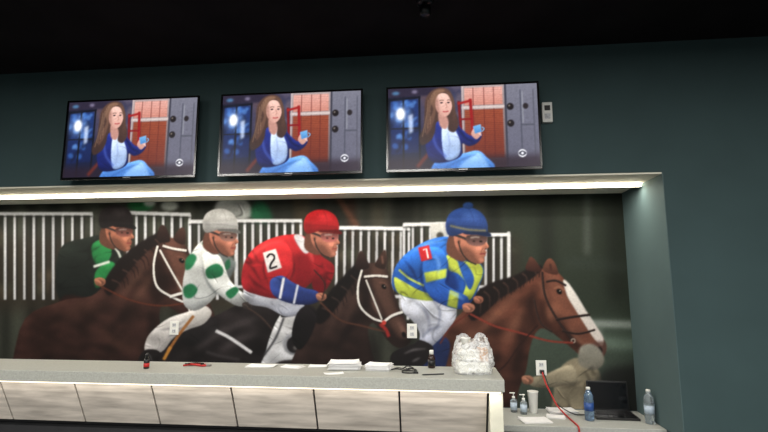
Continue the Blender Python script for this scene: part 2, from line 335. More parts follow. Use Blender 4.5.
# --- rider 3 and horse 3
C.fill([(268,440),(290,366),(304,338),(320,312),(334,292),(346,278),(358,268),(372,263),(385,267),(391,282),(397,302),(405,320),(411,336),(408,345),(398,348),(388,341),(380,330),(373,323),(368,330),(371,348),(376,372),(380,440)],(46,32,29),(20,14,14),blur=.5,vol=.3,vs=7,tex=.1)
C.fill([(372,268),(382,268),(388,284),(394,304),(404,324),(408,336),(400,338),(390,324),(382,306),(375,290)],(94,66,56),blur=2,alpha=.6)
hl([[(372,296),(376,308),(382,316)],[(398,322),(404,332),(406,338)]],(132,100,88),5,1.6,.55)
hl([[(326,334),(340,308),(352,286)],[(344,326),(352,306),(358,292)]],(88,64,56),7,3,.5)
hl([[(336,350),(348,330),(360,316)],[(364,316),(366,296),(362,280)],[(372,330),(374,350),(378,372)]],(12,8,9),8,2.8,.7)
C.fill([(314,316),(330,292),(344,276),(356,264),(362,262),(362,272),(350,288),(338,306),(322,324)],(14,11,12),blur=.8)
for k in range(12): C.line([(322+k*3.2,308-k*3.6),(330+k*3,312-k*3.4),(332+k*3,320-k*3.4)],[1.6,.5],(16,12,13) if k%3 else (54,42,40),blur=.5)
C.fill([(356,270),(357,259),(361,251),(366,258),(369,268)],(50,34,31),(24,15,15),blur=.45)
C.fill([(375,266),(380,256),(385,250),(387,259),(385,269)],(66,44,38),(30,20,18),blur=.45); C.line([(382,256),(383,264)],1.6,(110,78,66),blur=.7)
C.ell(384,287,2.8,2.1,(8,6,8),rot=.8,blur=.45); C.ell(384.6,286.4,.7,.5,(170,160,150),blur=.3); C.line([(379,283),(384,283),(388,287)],1.1,(104,72,60),blur=.6,alpha=.7)
C.ell(404,335,2.1,3,(10,7,8),rot=-.4,blur=.6)
for p,w in [([(362,270),(358,288),(360,306),(372,318),(384,322)],2.1),([(364,277),(376,276),(388,277)],2.2),([(384,322),(392,316),(403,312)],2.6),([(366,280),(374,300),(382,320)],1.6)]:
    C.line([(a+.8,b_+1.2) for a,b_ in p],w,(12,8,8),blur=.7,alpha=.5); C.line(p,w,(218,216,212),blur=.4)
C.line([(380,324),(386,330),(389,337)],3.2,(140,36,34),blur=.7); C.ell(384,323,2.2,2.2,(186,60,50),blur=.5)
C.line([(386,332),(362,326),(340,320),(320,302)],1.5,(76,46,36),blur=.45)
C.fill([(244,292),(252,282),(270,286),(288,294),(304,304),(300,314),(286,317),(268,308),(250,304)],(206,210,220),(150,154,170),blur=.5,vol=.3,vs=3,tex=.05)
C.fill([(296,316),(306,306),(317,312),(312,334),(300,350),(292,338)],(24,21,24),(10,9,10),blur=.5,tex=.05)
C.fill([(243,288),(243,268),(251,252),(264,242),(281,236),(298,235),(309,240),(318,251),(323,263),(318,276),(308,286),(294,297),(276,299),(257,295)],(180,38,42),(108,20,28),blur=.45,vol=.3,vs=5,tex=.05)
C.fill([(312,250),(324,258),(334,266),(333,278),(326,290),(318,296),(312,284),(316,270)],(140,26,32),(84,14,22),blur=.5,tex=.05)
C.fill([(294,258),(306,254),(314,264),(308,280),(296,286)],(96,14,22),blur=2.4,alpha=.7)
hl([[(252,256),(266,246),(284,241)],[(300,242),(309,250),(313,262)]],(224,92,88),4,1.4,.6)
folds([[(248,274),(256,284),(270,292)],[(246,262),(254,270),(262,284)]],(50,6,12),3,.6,1.1)
C.fill([(294,236),(302,236),(311,248),(306,254),(299,247)],(200,200,206),blur=.6,tex=.04)
C.fill([(266,250),(274,243),(286,244),(293,256),(293,270),(290,282),(282,290),(272,288),(265,274)],(198,44,48),(144,26,34),blur=.45,vol=.4,vs=3,tex=.05)
folds([[(293,254),(294,270),(289,284)],[(266,252),(264,270),(270,286)]],(46,6,12),2.2,.6,.9)
C.fill([(271,280),(282,276),(292,282),(304,288),(318,292),(319,301),(308,305),(292,304),(278,299),(271,291)],(52,74,146),(28,40,92),blur=.45,vol=.4,vs=3,tex=.05)
C.line([(284,278),(280,299)],2.6,(210,212,220),blur=.5); C.line([(298,285),(294,304)],2.2,(194,198,212),blur=.5)
C.fill([(263,253),(276,249),(282,268),(268,273)],(222,220,218),(188,186,188),smooth=False,blur=.5)
C.line([(267,258),(270,254.6),(273.6,255.4),(274.4,259),(271,264.4),(270.5,268.6),(273,268.2),(277.4,266.6)],1.9,(26,22,24),blur=.35)
head(321,222,.84,(198,34,40),(178,112,92),(84,48,46),.05)
fist(321,297,.8,(176,116,94))
C.line([(322,300),(325,284),(314,270)],1.2,(36,26,24),blur=.45)

# --- horse 4 and rider 4
C.fill([(404,440),(408,380),(420,356),(436,336),(456,318),(474,302),(492,289),(510,281),(528,273),(541,269),(552,270),(561,276),(570,288),(580,304),(590,319),(601,335),(606,347),(603,357),(593,361),(582,357),(571,348),(560,339),(549,331),(540,329),(533,338),(529,352),(526,370),(518,392),(504,440)],(88,51,39),(36,21,18),blur=.5,vol=.3,vs=8,tex=.09)
C.fill([(546,272),(556,275),(564,286),(576,304),(588,324),(598,340),(594,352),(584,346),(570,332),(558,314),(549,294)],(136,86,68),blur=2.4,alpha=.55)
C.ell(552,312,7,10,(140,92,72),rot=.4,blur=3,alpha=.6); hl([[(560,326),(570,338),(584,350)],[(541,300),(544,320),(554,332)]],(34,18,15),6,2.2,.7)
hl([[(534,288),(530,308),(536,326)],[(522,330),(520,350),(514,376)],[(500,350),(492,370),(488,396)]],(24,13,12),9,3,.7)
hl([[(478,334),(496,314),(518,294)],[(504,344),(514,326),(522,308)],[(452,356),(466,340),(478,330)]],(154,104,82),9,3.4,.5)
hl([[(570,330),(578,340),(588,348)],[(540,282),(544,292),(548,302)]],(160,112,90),4,1.6,.5)
C.ell(456,376,16,16,(118,72,55),blur=7,alpha=.5); hl([[(430,372),(440,352),(458,338)]],(26,14,12),10,4,.6)
C.fill([(466,306),(478,291),(494,282),(514,276),(534,266),(542,267),(538,274),(526,283),(514,291),(500,299),(484,314),(472,321)],(22,15,15),blur=.8)
for k in range(20): C.line([(474+k*3.2,296-k*1.5),(480+k*3.1,302-k*1.6),(480+k*3.1,314-k*1.9)],[1.8,.5],(18,12,12) if k%3 else (62,44,38),blur=.5)
C.fill([(526,270),(528,261),(531,257),(537,263),(541,272)],(84,48,38),(44,24,20),blur=.45)
C.fill([(543,271),(546,261),(551,259),(556,266),(557,275)],(112,68,52),(60,34,27),blur=.45); C.line([(550,264),(551,271)],1.8,(54,30,26),blur=.7)
C.fill([(563,281),(568,283),(577,296),(586,311),(596,326),(603,338),(602,346),(594,339),(584,324),(574,308),(567,296)],(228,224,218),(200,190,184),blur=.6)
C.fill([(592,344),(604,342),(606,350),(600,358),(590,357)],(84,58,52),blur=1.2,alpha=.8)
C.ell(559,292,3.1,2.3,(8,6,7),rot=.9,blur=.45); C.ell(559.8,291.2,.8,.6,(190,180,170),blur=.3); C.line([(554,289),(559,287),(565,291)],1.3,(150,104,84),blur=.7,alpha=.8)
C.ell(600,350,2.1,3.4,(18,10,10),rot=-.4,blur=.6); C.line([(584,355),(594,351.5),(602,356)],1.1,(24,12,11),blur=.5)
for p,w in [([(542,272),(545,296),(556,318),(572,340)],2.2),([(546,282),(556,281),(566,286)],2.2),([(556,320),(574,317),(590,315)],2.4),([(562,331),(578,334),(595,330)],2),([(534,300),(540,322),(552,332)],1.6)]:
    C.line(p,w,(24,17,17),blur=.4)
    C.line([(a-.5,b_-.8) for a,b_ in p],.6,(120,90,76),blur=.5,alpha=.5)
C.ell(573,341,2.5,2.5,(160,150,140),blur=.45); C.ell(573,341,1.3,1.3,(60,40,34),blur=.3)
C.line([(573,343),(548,341),(520,333),(494,326),(470,314)],1.9,(120,48,38),blur=.45)
C.line([(538,325),(520,345),(500,370),(470,380)],1.4,(36,20,17),blur=.5)
C.fill([(420,366),(426,346),(440,336),(450,344),(446,366),(440,384),(420,384)],(32,46,90),(18,26,52),blur=.6,tex=.05)
C.fill([(401,299),(410,288),(428,290),(444,296),(455,304),(456,317),(448,330),(438,341),(428,349),(419,345),(420,334),(413,322),(403,312)],(208,212,222),(152,156,174),blur=.45,vol=.3,vs=4,tex=.05)
folds([[(412,300),(426,312),(430,330)],[(430,298),(440,312),(436,334)],[(420,340),(430,330),(444,326)]],(70,76,98),3,.55,1.1)
C.fill([(390,364),(392,354),(402,348),(414,344),(420,340),(433,347),(429,360),(418,370),(408,384),(394,380)],(28,25,27),(12,11,12),blur=.45,tex=.05)
hl([[(404,354),(414,350),(426,349)],[(412,362),(420,358)]],(130,126,128),2,.9,.7)
C.fill([(392,284),(394,270),(402,258),(414,248),(430,240),(446,237),(457,242),(466,254),(478,261),(484,271),(480,284),(474,298),(466,307),(452,308),(440,302),(424,300),(408,298),(396,292)],(44,104,192),(22,56,124),blur=.45,vol=.3,vs=5,tex=.05)
YG=(196,210,80); YD=(136,150,54)
C.fill([(446,256),(456,258),(468,262),(478,263),(483,272),(477,288),(470,300),(462,298),(466,284),(458,274),(448,270)],YG,YD,blur=.5,vol=.3,vs=3,tex=.05)
C.fill([(458,262),(466,264),(474,278),(470,290),(464,280)],(40,90,170),(26,60,126),blur=.6,tex=.04)
C.fill([(394,278),(402,281),(418,290),(434,296),(432,301),(414,299),(398,293)],YG,YD,blur=.5,tex=.05)
C.line([(399,270),(410,279),(424,286)],2,YG,blur=.5)
C.fill([(446,268),(456,276),(458,290),(450,296),(444,284)],(14,30,80),blur=2,alpha=.7)
C.fill([(424,252),(432,247),(442,250),(448,262),(447,276),(445,284),(456,291),(468,298),(466,308),(455,309),(438,303),(428,294),(423,278)],(50,112,202),(30,68,150),blur=.45,vol=.4,vs=3,tex=.05)
C.fill([(424,273),(447,269),(446,278),(426,283)],YG,YD,smooth=False,blur=.7,tex=.04)
C.fill([(450,290),(459,294),(457,309),(447,306)],YG,YD,smooth=False,blur=.7,tex=.04)
folds([[(423,256),(421,274),(426,294),(440,304)],[(448,262),(448,276),(446,284)],[(398,268),(408,276),(418,278)],[(404,260),(412,270),(418,284)]],(8,18,58),2.8,.6,1)
hl([[(412,252),(428,244),(444,241)],[(434,254),(439,264),(438,274)],[(448,292),(458,296),(464,300)]],(120,166,232),3.4,1.2,.6)
C.fill([(418,248),(429,245.4),(432.4,259),(421.4,262)],(196,42,46),(166,30,36),smooth=False,blur=.5)
C.line([(423,250.4),(426.3,249),(428.2,258.6)],1.6,(236,230,230),smooth=False,blur=.35)
C.fill([(444,240),(457,242),(468,256),(460,263),(450,253)],(54,112,196),(30,70,150),blur=.6,tex=.05)
head(466,222,1.0,(46,78,152),(182,116,94),(56,40,38),.04)
C.ell(468,206,5.2,3.4,(56,92,166),blur=.6,vol=.3,vs=2)
C.line([(450,226),(468,230),(486,231)],1.8,(170,146,64),blur=.7,alpha=.6)
fist(468,308,.95,(184,122,100)); fist(478,300,.75,(168,106,86))
C.line([(470,313),(452,326),(440,344)],1.5,(86,38,32),blur=.45)
# handler leading the horse, lower right: jacket and reaching forearm
C.fill([(552,440),(553,396),(556,376),(564,364),(576,358),(588,362),(598,370),(602,390),(600,440)],(140,130,108),(88,82,69),blur=.8,tex=.05)
C.fill([(572,366),(560,368),(546,374),(532,378),(531,386),(546,388),(562,386),(578,382)],(158,148,125),(108,101,85),blur=.6,vol=.3,vs=3,tex=.05)
fist(527,380,.9,(164,114,92)); folds([[(560,388),(572,386),(584,380)],[(584,370),(590,384),(588,404)],[(566,396),(570,412),(566,430)]],(40,36,30),3,.6,1.2)
C.fill([(578,362),(580,348),(590,344),(600,350),(604,362),(596,370),(584,368)],(156,154,142),(100,96,86),blur=.9,tex=.05)
C.fill([(602,372),(670,376),(670,440),(596,440)],(26,28,26),blur=4)
C.a=C.a*.82+.18*np.stack([gblur(C.a[...,k],2.0) for k in range(3)],-1)
C.a=np.clip(C.a*(1+.02*C.nf)[...,None],0,255)

def grid(name,x0,x1,z0,z1,step,colfn,m,parent=None,y=0.0):
    nx=int(round((x1-x0)/step))+1; nz=int(round((z1-z0)/step))+1
    X,Z=np.meshgrid(np.linspace(x0,x1,nx),np.linspace(z0,z1,nz))
    co=np.stack([X,np.full_like(X,y),Z],-1).reshape(-1,3).astype(np.float32)
    idx=np.arange(nx*nz).reshape(nz,nx); q=np.stack([idx[:-1,:-1],idx[:-1,1:],idx[1:,1:],idx[1:,:-1]],-1).reshape(-1,4)
    me=bpy.data.meshes.new(name); me.vertices.add(len(co)); me.vertices.foreach_set('co',co.ravel())
    me.loops.add(q.size); me.loops.foreach_set('vertex_index',q.ravel().astype(np.int32))
    me.polygons.add(len(q)); me.polygons.foreach_set('loop_start',(np.arange(len(q))*4).astype(np.int32))
    me.update(calc_edges=True)
    c=s2l(colfn(X,Z)); c=np.concatenate([c,np.ones(c.shape[:2]+(1,))],-1).astype(np.float32)
    at=me.color_attributes.new(name='Print',type='FLOAT_COLOR',domain='POINT'); at.data.foreach_set('color',c.ravel())
    me.materials.append(m); o=bpy.data.objects.new(name,me); return link(o,parent)
def attrmat(name,emis):
    m=bpy.data.materials.new(name); m.use_nodes=True; nt=m.node_tree; b=nt.nodes['Principled BSDF']
    a=nt.nodes.new('ShaderNodeAttribute'); a.attribute_name='Print'
    if emis:
        b.inputs['Base Color'].default_value=(.01,.01,.012,1); b.inputs['Roughness'].default_value=.3; b.inputs['Specular IOR Level'].default_value=.15
        nt.links.new(a.outputs['Color'],b.inputs['Emission Color']); b.inputs['Emission Strength'].default_value=emis
    else:
        nt.links.new(a.outputs['Color'],b.inputs['Base Color']); b.inputs['Roughness'].default_value=.7; b.inputs['Specular IOR Level'].default_value=.2
    return m
M['mural']=attrmat('printed_mural_vinyl',0); M['tvpic']=attrmat('tv_picture',1.2)
# artwork registration on the wall: homography from wall metres to sketch units
def mural_col(X,Z):
    z=Z-1.7; w=-.1035*X+4.1255+.1409*z
    return C.sample(384+480*(.9945*X+.4379)/w, 216-480*(.0147*X-.587+.990*z)/w)
NL=-5.0; NR=1.59; NT=2.474; NB=.74; DZ=.70; CZ=3.435
mr=root('racehorse_wall_mural',(0,0,0))
grid('printed_face',NL+.003,NR-.006,DZ+.003,NT-.014,.0055,mural_col,M['mural'],mr,y=NB-.006)
box('backing_board',NL+.003,NR-.006,NB-.005,NB-.001,DZ+.003,NT-.014,M['white'],mr)

# ------------------------------------------------------------------ room shell
box('wall_front_upper',-5.5,3.4,0,.9,NT,CZ,M['teal'])
box('wall_front_right',NR,3.4,0,.9,0,NT,M['teal'])
box('wall_front_left',-5.5,NL,0,.9,0,NT,M['teal'])
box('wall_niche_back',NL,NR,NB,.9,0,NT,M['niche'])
box('niche_lining_1',NR-.005,NR,.002,NB-.001,DZ+.001,NT-.001,M['niche'])  # niche side wall face, in the teal lightened for the LED glow
box('niche_lining_2',NL,NR-.006,.008,NB-.001,NT-.012,NT,M['soffit'])
box('floor',-5.5,3.4,-7.5,.9,-.1,0,M['floor'])
box('ceiling',-5.5,3.4,-7.5,.9,CZ,CZ+.1,M['ceil'])
box('wall_left',-5.6,-5.5,-7.5,.9,0,CZ,M['teal'])
box('wall_right',3.4,3.5,-7.5,.9,0,CZ,M['teal'])
box('wall_rear',-5.6,3.5,-7.6,-7.5,0,CZ,M['rear'])
ls=root('led_strip_light',(0,0,0))
box('led_channel',NL+.02,NR-.02,.335,.350,NT-.040,NT-.0125,M['metal'],ls)
box('led_diffuser',NL+.02,NR-.02,.305,.334,NT-.038,NT-.0125,M['led'],ls,bevel=.004)
def area(name,loc,sx,sy,power,col,parent=None,rot=(0,0,0),spread=math.pi):
    l=bpy.data.lights.new(name,'AREA'); l.shape='RECTANGLE'; l.size=sx; l.size_y=sy; l.energy=power; l.color=col; l.spread=spread
    o=bpy.data.objects.new(name,l); o.location=loc; o.rotation_euler=rot; return link(o,parent)
area('led_emitter',((NL+NR)/2,.32,NT-.042),6.5,.02,40,(1,.92,.80),ls)
for i,(x,y) in enumerate([(-3.2,-3.4),(-.4,-3.4),(2.2,-3.4),(-3.2,-5.8),(-.4,-5.8),(2.2,-5.8)]):  # unseen fill panels, added behind the camera to brighten the room
    r=root('added_fill_panel',(x,y,CZ))
    box('housing',-.62,.62,-.17,.17,-.05,-.001,M['white'],r,bevel=.006)
    box('diffuser',-.59,.59,-.14,.14,-.056,-.051,M['fill_glow'],r)
    area('emitter',(0,0,-.06),1.15,.26,122,(1,.97,.92),r)

# ------------------------------------------------------------------ televisions
T=Canvas(0,0,154,88,4,(40,38,58))
T.fill([(0,0),(50,0),(50,88),(0,88)],(28,32,54),(22,30,60),smooth=False,blur=1)
T.fill([(30,0),(80,0),(80,60),(30,60)],(84,78,98),(48,46,72),smooth=False,blur=1.5)
for k in range(22): T.ell(32+rng.random()*46,rng.random()*40,3+rng.random()*5,2+rng.random()*5,[(120,104,112),(40,38,60),(92,70,76),(60,66,96)][k%4],rot=k,blur=1.4,alpha=.5)
T.fill([(2,14),(32,12),(33,70),(3,72)],(34,56,112),(22,34,76),smooth=False,blur=.8)
for k in range(30): T.ell(3+rng.random()*28,14+rng.random()*54,1.5+rng.random()*2,2+rng.random()*4,[(60,110,190),(20,26,50),(90,140,210)][k%3],rot=k,blur=.9,alpha=.6)
for x in (1,16,33): T.line([(x,8),(x,88)],2.2,(18,20,30),smooth=False,blur=.5)
T.line([(0,12),(34,10)],2.6,(20,22,34),smooth=False); T.line([(2,44),(33,44)],1.6,(20,22,34),smooth=False)
T.ell(13,28,10,12,(150,190,255),blur=4,alpha=.5); T.ell(13,28,4.8,6.8,(255,255,255),blur=1.2); T.fill([(21,30),(26,28),(26,48),(22,50)],(210,224,250),smooth=False,blur=1.1,alpha=.8)
T.fill([(0,0),(60,0),(56,8),(0,10)],(46,40,58),smooth=False,blur=1); T.ell(8,5,4,2,(90,150,200),blur=1,alpha=.7); T.ell(28,4,3,2,(150,140,170),blur=1,alpha=.7)
T.fill([(77,0),(122,0),(122,88),(77,88)],(170,154,154),(96,70,70),smooth=False,blur=.5)
T.fill([(80,2),(119,2),(119,21),(80,21)],(230,176,164),(208,140,124),smooth=False,blur=.4)
T.fill([(80,26),(119,26),(119,78),(80,78)],(160,80,56),(112,48,36),smooth=False,blur=.4)
for k in range(38):
    y=3+k*2
    if y<78 and not 21<y<26: T.line([(80,y),(119,y)],.7,(84,34,28) if y>24 else (170,104,96),smooth=False,blur=.3,alpha=.4+.4*rng.random())
for x in (89,100,110): T.line([(x,2),(x,78)],.9,(92,36,34),smooth=False,blur=.4,alpha=.6)
T.line([(77,23.5),(121,23.5)],3,(206,190,186),smooth=False); T.line([(78,0),(78,80)],1.6,(190,174,174),smooth=False)
T.line([(86,14),(88,56)],3,(150,30,32),blur=.5); T.line([(74,16),(76,50)],2.6,(120,24,30),blur=.5); T.line([(73,19),(87,16)],2.6,(160,36,36),blur=.5); T.line([(74,36),(88,36)],2.2,(130,26,30),blur=.5)
T.fill([(121,0),(154,0),(154,88),(121,88)],(120,120,134),(92,92,110),smooth=False,blur=.5)
T.line([(122,0),(122,88)],2,(60,60,72),smooth=False); T.line([(137,6),(137,82)],1.2,(70,72,86),smooth=False,blur=.5); T.line([(150,6),(150,82)],1.2,(78,80,92),smooth=False,blur=.5)
T.line([(137,44),(150,44)],1.6,(78,80,92),smooth=False,blur=.5); T.line([(139,8),(139,42)],1,(150,152,162),smooth=False,blur=.5)
for y in (24,42): T.ell(126.5,y,3.6,3.8,(30,25,27),blur=.5); T.ell(125.6,y-1,1,1,(130,120,112),blur=.5)
T.ell(142,24,2.8,3.2,(42,37,40),blur=.5)
T.fill([(0,76),(154,76),(154,88),(0,88)],(40,28,40),smooth=False,blur=3,alpha=.8)
T.line([(30,86),(44,70),(56,62)],4,(110,44,36),blur=1,alpha=.8)
n0=T.fold; T.fold=n0*.5
T.fill([(44,88),(50,80),(64,76),(80,72),(92,70),(100,76),(106,90),(44,92)],(104,160,228),(60,110,190),blur=.6,vol=.3,vs=3,tex=.05)
T.fill([(72,92),(80,80),(90,73),(97,76),(102,92)],(160,204,246),(100,150,220),blur=1.2,tex=.05)
T.line([(58,88),(74,80),(90,74)],1.6,(40,80,150),blur=1,alpha=.6)
T.fill([(43,46),(50,38),(60,37),(70,40),(78,48),(86,54),(92,48),(97,53),(93,61),(84,65),(76,62),(76,74),(66,80),(50,82),(42,76),(39,60)],(36,50,134),(18,26,84),blur=.6,vol=.3,vs=3,tex=.05)
T.fill([(57,40),(65,41),(72,52),(75,64),(72,76),(60,79),(56,62)],(220,232,250),(150,180,230),blur=.6,vol=.3,vs=2,tex=.05)
T.line([(62,50),(64,62),(62,74)],1.4,(130,150,196),blur=.8,alpha=.7)
T.line([(72,44),(80,56),(88,60)],2,(16,20,56),blur=.9,alpha=.8); T.line([(46,48),(50,64),(60,76)],2.6,(70,92,180),blur=1,alpha=.7)
# head enlarged about the chin so the portrait matches the broadcast framing
def H(L): return [(58+(x-58)*1.16,38+(y-38)*1.12) for x,y in L]
def HE(x,y,rx,ry,c,**k):
    p=H([(x,y)])[0]; T.ell(p[0],p[1],rx*1.15,ry*1.12,c,**k)
T.fill(H([(41,28),(42,16),(47,8),(55,4.5),(63,7),(67,15),(68,26),(71,38),(68,48),(62,46),(61,36),(52,38),(50,48),(46,56),(38,60),(36,52),(40,42)]),(96,70,60),(58,42,40),blur=.6)
T.fill([(53,28),(61,32),(63,40),(60,46),(54,42)],(190,140,128),blur=.6)
T.fill(H([(51,13),(56,10),(62,11.5),(65.5,17),(66,22),(65,27),(62.4,31.6),(58.6,33),(54,29.4),(51,24),(50,18)]),(244,202,188),(214,162,148),blur=.45,n=4)
T.fill(H([(50,14),(54,16),(54,24),(56,31),(52,27),(50,20)]),(160,112,100),blur=1.1,alpha=.7)
for a_,b_ in ((56.4,19.4),(62.6,19.4)): HE(a_,b_,1.2,.7,(44,30,34),blur=.35)
T.line(H([(54.6,17.4),(56.6,16.8),(58.4,17.4)]),.7,(96,66,56),blur=.4); T.line(H([(61.4,17.3),(63,16.9),(64.8,17.6)]),.7,(96,66,56),blur=.4)
T.line(H([(60,19.6),(61.3,23.6),(60,24.4)]),.8,(186,132,118),blur=.45); T.line(H([(57.4,28),(60,28.4),(62.6,27.8)]),1.2,(180,76,78),blur=.35)
T.fill(H([(49,26),(46,16),(50,8),(56,6),(60,8),(54,11),(51,18),(51,28),(49,38),(46,46),(42,50),(44,38)]),(136,102,82),(88,62,54),blur=.6)
T.fill(H([(60,8),(65,12),(68,20),(69,32),(71,42),(68,46),(66,36),(66.4,24),(63,13)]),(112,82,68),(70,50,46),blur=.6)
for k in range(7): T.line(H([(50-k*.9,10+k),(46-k*.5,24+k),(46-k*1.2,40+k*2)]),.7,[(170,134,106),(70,48,44)][k%2],blur=.45,alpha=.7)
T.fill([(86,52),(90,45),(95,46),(96,53),(91,58)],(230,182,168),(196,144,132),blur=.5)
for k in range(4): T.line([(89+k*1.8,45+k*1.4),(92+k*1.4,50+k*1.5)],1.1,(238,192,178),blur=.35)
T.fill([(88,44),(96,42),(97,50),(90,52)],(120,184,236),(70,130,194),smooth=False,blur=.5); T.line([(97,45),(99.4,47),(97,50)],1,(120,180,230),blur=.35)
T.ell(137,74,4.2,4.2,(230,230,236),blur=.4); T.fill([(133,74),(137,71.3),(141,74),(137,76.7)],(70,70,84),blur=.35); T.ell(137,74,1.4,1.4,(230,230,236),blur=.3)
T.a=np.clip(T.a*(1+.02*T.nf)[...,None],0,255)
TW=1.09; TH=.64; b=.014
picmesh=None
for k,cx in enumerate((.21,-1.055,-2.32)):
    r=root('wall_mounted_television',(cx,-.10,2.812))
    box('back_cover',-TW/2+.01,TW/2-.01,.012,.035,-TH/2+.01,TH/2-.01,M['blackpl'],r,bevel=.008)
    box('electronics_bulge',-.33,.33,.036,.058,-.22,.12,M['blackpl'],r,bevel=.008)
    box('wall_bracket',-.2,.2,.058,.099,-.12,.1,M['metal'],r)
    o=(-TW/2,TW/2,-TH/2,TH/2); i=(-TW/2+b,TW/2-b,-TH/2+b+.006,TH/2-b)
    box('bezel_top',o[0],o[1],-.004,.012,i[3],o[3],M['bezel'],r,bevel=.002)
    box('bezel_bottom',o[0],o[1],-.004,.012,o[2],i[2],M['bezel'],r,bevel=.002)
    box('bezel_left',o[0],i[0],-.004,.012,i[2],i[3],M['bezel'],r)
    box('bezel_right',i[1],o[1],-.004,.012,i[2],i[3],M['bezel'],r)
    box('logo_badge',-.03,.03,-.0055,-.0041,o[2]+.006,o[2]+.013,M['metal'],r)
    box('led_indicator',-.05,.02,-.001,.006,o[2]-.006,o[2]-.0005,M['blackpl'],r)
    if picmesh is None:
        s_=grid('screen',i[0],i[1],i[2],i[3],.0042,lambda X,Z:T.sample((X-i[0])/(i[1]-i[0])*154,(i[3]-Z)/(i[3]-i[2])*88),M['tvpic'],r,y=.002); picmesh=s_.data
    else:
        s_=bpy.data.objects.new('screen',picmesh); link(s_,r)
r=root('wall_socket_box',(.822,0,2.924))
box('box_body',-.036,.036,-.035,-.0005,-.075,.075,M['white'],r,bevel=.005)
box('socket_upper',-.02,.02,-.038,-.0352,.012,.05,M['blackpl'],r,bevel=.003)
box('socket_lower',-.02,.02,-.038,-.0352,-.05,-.012,M['paper2'],r,bevel=.003)
r=root('ceiling_spotlight',(-.036,-.67,CZ))
lathe('mount_plate',[(.05,-.012),(.05,-.001)],M['blackpl'],r); lathe('lamp_body',[(.018,-.09),(.034,-.085),(.034,-.03),(.012,-.013)],M['blackpl'],r)

# ------------------------------------------------------------------ front service counter
CT=1.153
r=root('service_counter',(0,0,0))
XR=.389; XL=-4.9
box('counter_top',XL,XR,-.53,-.10,CT-.068,CT,M['slab'],r,bevel=.004)
box('end_panel',.3065,XR-.006,-.488,-.115,0,CT-.069,M['endp'],r,bevel=.003)
xs=[.299-.5215*k for k in range(0,11)]
for k in range(10):
    x1=xs[k]-.006; x0=xs[k+1]+.006
    if x0<XL: x0=XL+.01
    if x1<x0: continue
    zt=CT-.075; zb=.80; yt=-.485; yb=-.345
    v=[(x0,yt,zt),(x1,yt,zt),(x1,yb,zb),(x0,yb,zb),(x0,yt+.018,zt),(x1,yt+.018,zt),(x1,yb+.018,zb),(x0,yb+.018,zb)]
    mesh('front_panel',v,[(0,3,2,1),(4,5,6,7),(0,1,5,4),(1,2,6,5),(2,3,7,6),(3,0,4,7)],M['panel'],r,bevel=.002)
v=[(XL,-.46,CT-.075),(.304,-.46,CT-.075),(.304,-.32,.78),(XL,-.32,.78),(XL,-.14,CT-.075),(.304,-.14,CT-.075),(.304,-.14,.78),(XL,-.14,.78)]
mesh('carcass',v,[(0,3,2,1),(4,5,6,7),(0,1,5,4),(1,2,6,5),(2,3,7,6),(3,0,4,7)],M['dark'],r)
box('base_cabinet',XL,.304,-.28,-.14,0,.779,M['dark'],r)
box('led_diffuser',XL+.05,XR-.02,-.518,-.510,CT-.076,CT-.0685,M['led2'],r)
area('led_emitter',((XL+XR)/2,-.516,CT-.079),5.25,.012,6,(1,.93,.84),r,rot=(math.radians(5),0,0))

# back desk in the niche
r=root('back_desk',(0,0,0))
box('desk_top',NL+.01,NR-.006,.236,NB-.008,DZ-.045,DZ,M['desk'],r,bevel=.004)
box('modesty_panel',NL+.02,NR-.01,.30,.33,0,DZ-.046,M['desk'],r)

# ------------------------------------------------------------------ things on the counter
Z=CT+.0005
r=root('small_dropper_bottle',(-1.881,-.39,Z))
lathe('body',[(.015,0),(.018,.004),(.018,.052),(.014,.062)],M['blackpl'],r); lathe('label_band',[(.0183,.012),(.0183,.036)],M['red'],r); lathe('cap',[(.011,.062),(.011,.09),(.007,.098)],M['blackpl'],r)
r=root('red_lanyard',(-1.602,-.26,Z))
pts=[(-.085,-.02,.006),(-.04,.03,.006),(.02,.025,.008),(.075,.01,.006),(.06,-.03,.006),(.0,-.02,.012),(-.05,.0,.014),(-.09,.02,.006)]
tube('strap',pts,.006,M['red'],r); box('clip',.06,.10,-.012,.01,0,.012,M['metal'],r,bevel=.003); tube('strap_dark',[(p[0]*.8,p[1]-.012,.018) for p in pts[:5]],.004,M['brown'],r)
def papers(name,x,y,w,d,n,rz,z=Z,t=.0012,m='paper',jit=.12):
    v=[];f=[]
    for k in range(n):
        a=random.uniform(-jit,jit); ox=random.uniform(-.012,.012); oy=random.uniform(-.008,.008)
        N=8; base=len(v); zz=k*(t+.0006)
        for s in (0,1):
            for i in range(N+1):
                for j in (0,1):
                    px=(i/N-.5)*w; py=(j-.5)*d
                    lift=(.004*max(0,abs(i/N-.5)*2-.6)*((k==n-1)*2.0))
                    v.append((px*math.cos(a)-py*math.sin(a)+ox,px*math.sin(a)+py*math.cos(a)+oy,zz+lift+s*t))
        o=2*(N+1)
        for i in range(N):
            p=base+2*i
            f+=[(p,p+1,p+3,p+2),(p+o,p+o+2,p+o+3,p+o+1),(p,p+2,p+2+o,p+o),(p+1,p+1+o,p+3+o,p+3)]
        f+=[(base,base+o,base+o+1,base+1),(base+2*N,base+2*N+1,base+2*N+1+o,base+2*N+o)]
    return mesh(name,v,f,M[m],loc=(x,y,z),rot=(0,0,rz))
papers('paper_sheet',-1.17,-.22,.19,.11,3,.1)
papers('receipt_slip',-.955,-.23,.13,.10,2,-.2)
papers('betting_form',-.79,-.20,.12,.09,3,.2)
papers('paper_stack',-.595,-.24,.19,.15,24,.08,jit=.06)
papers('notepad',-.365,-.25,.15,.14,18,-.12,jit=.05)
papers('betting_slip',-.62,-.43,.12,.06,1,.3)
r=root('charging_cable',(-.19,-.30,Z))
pp=[]
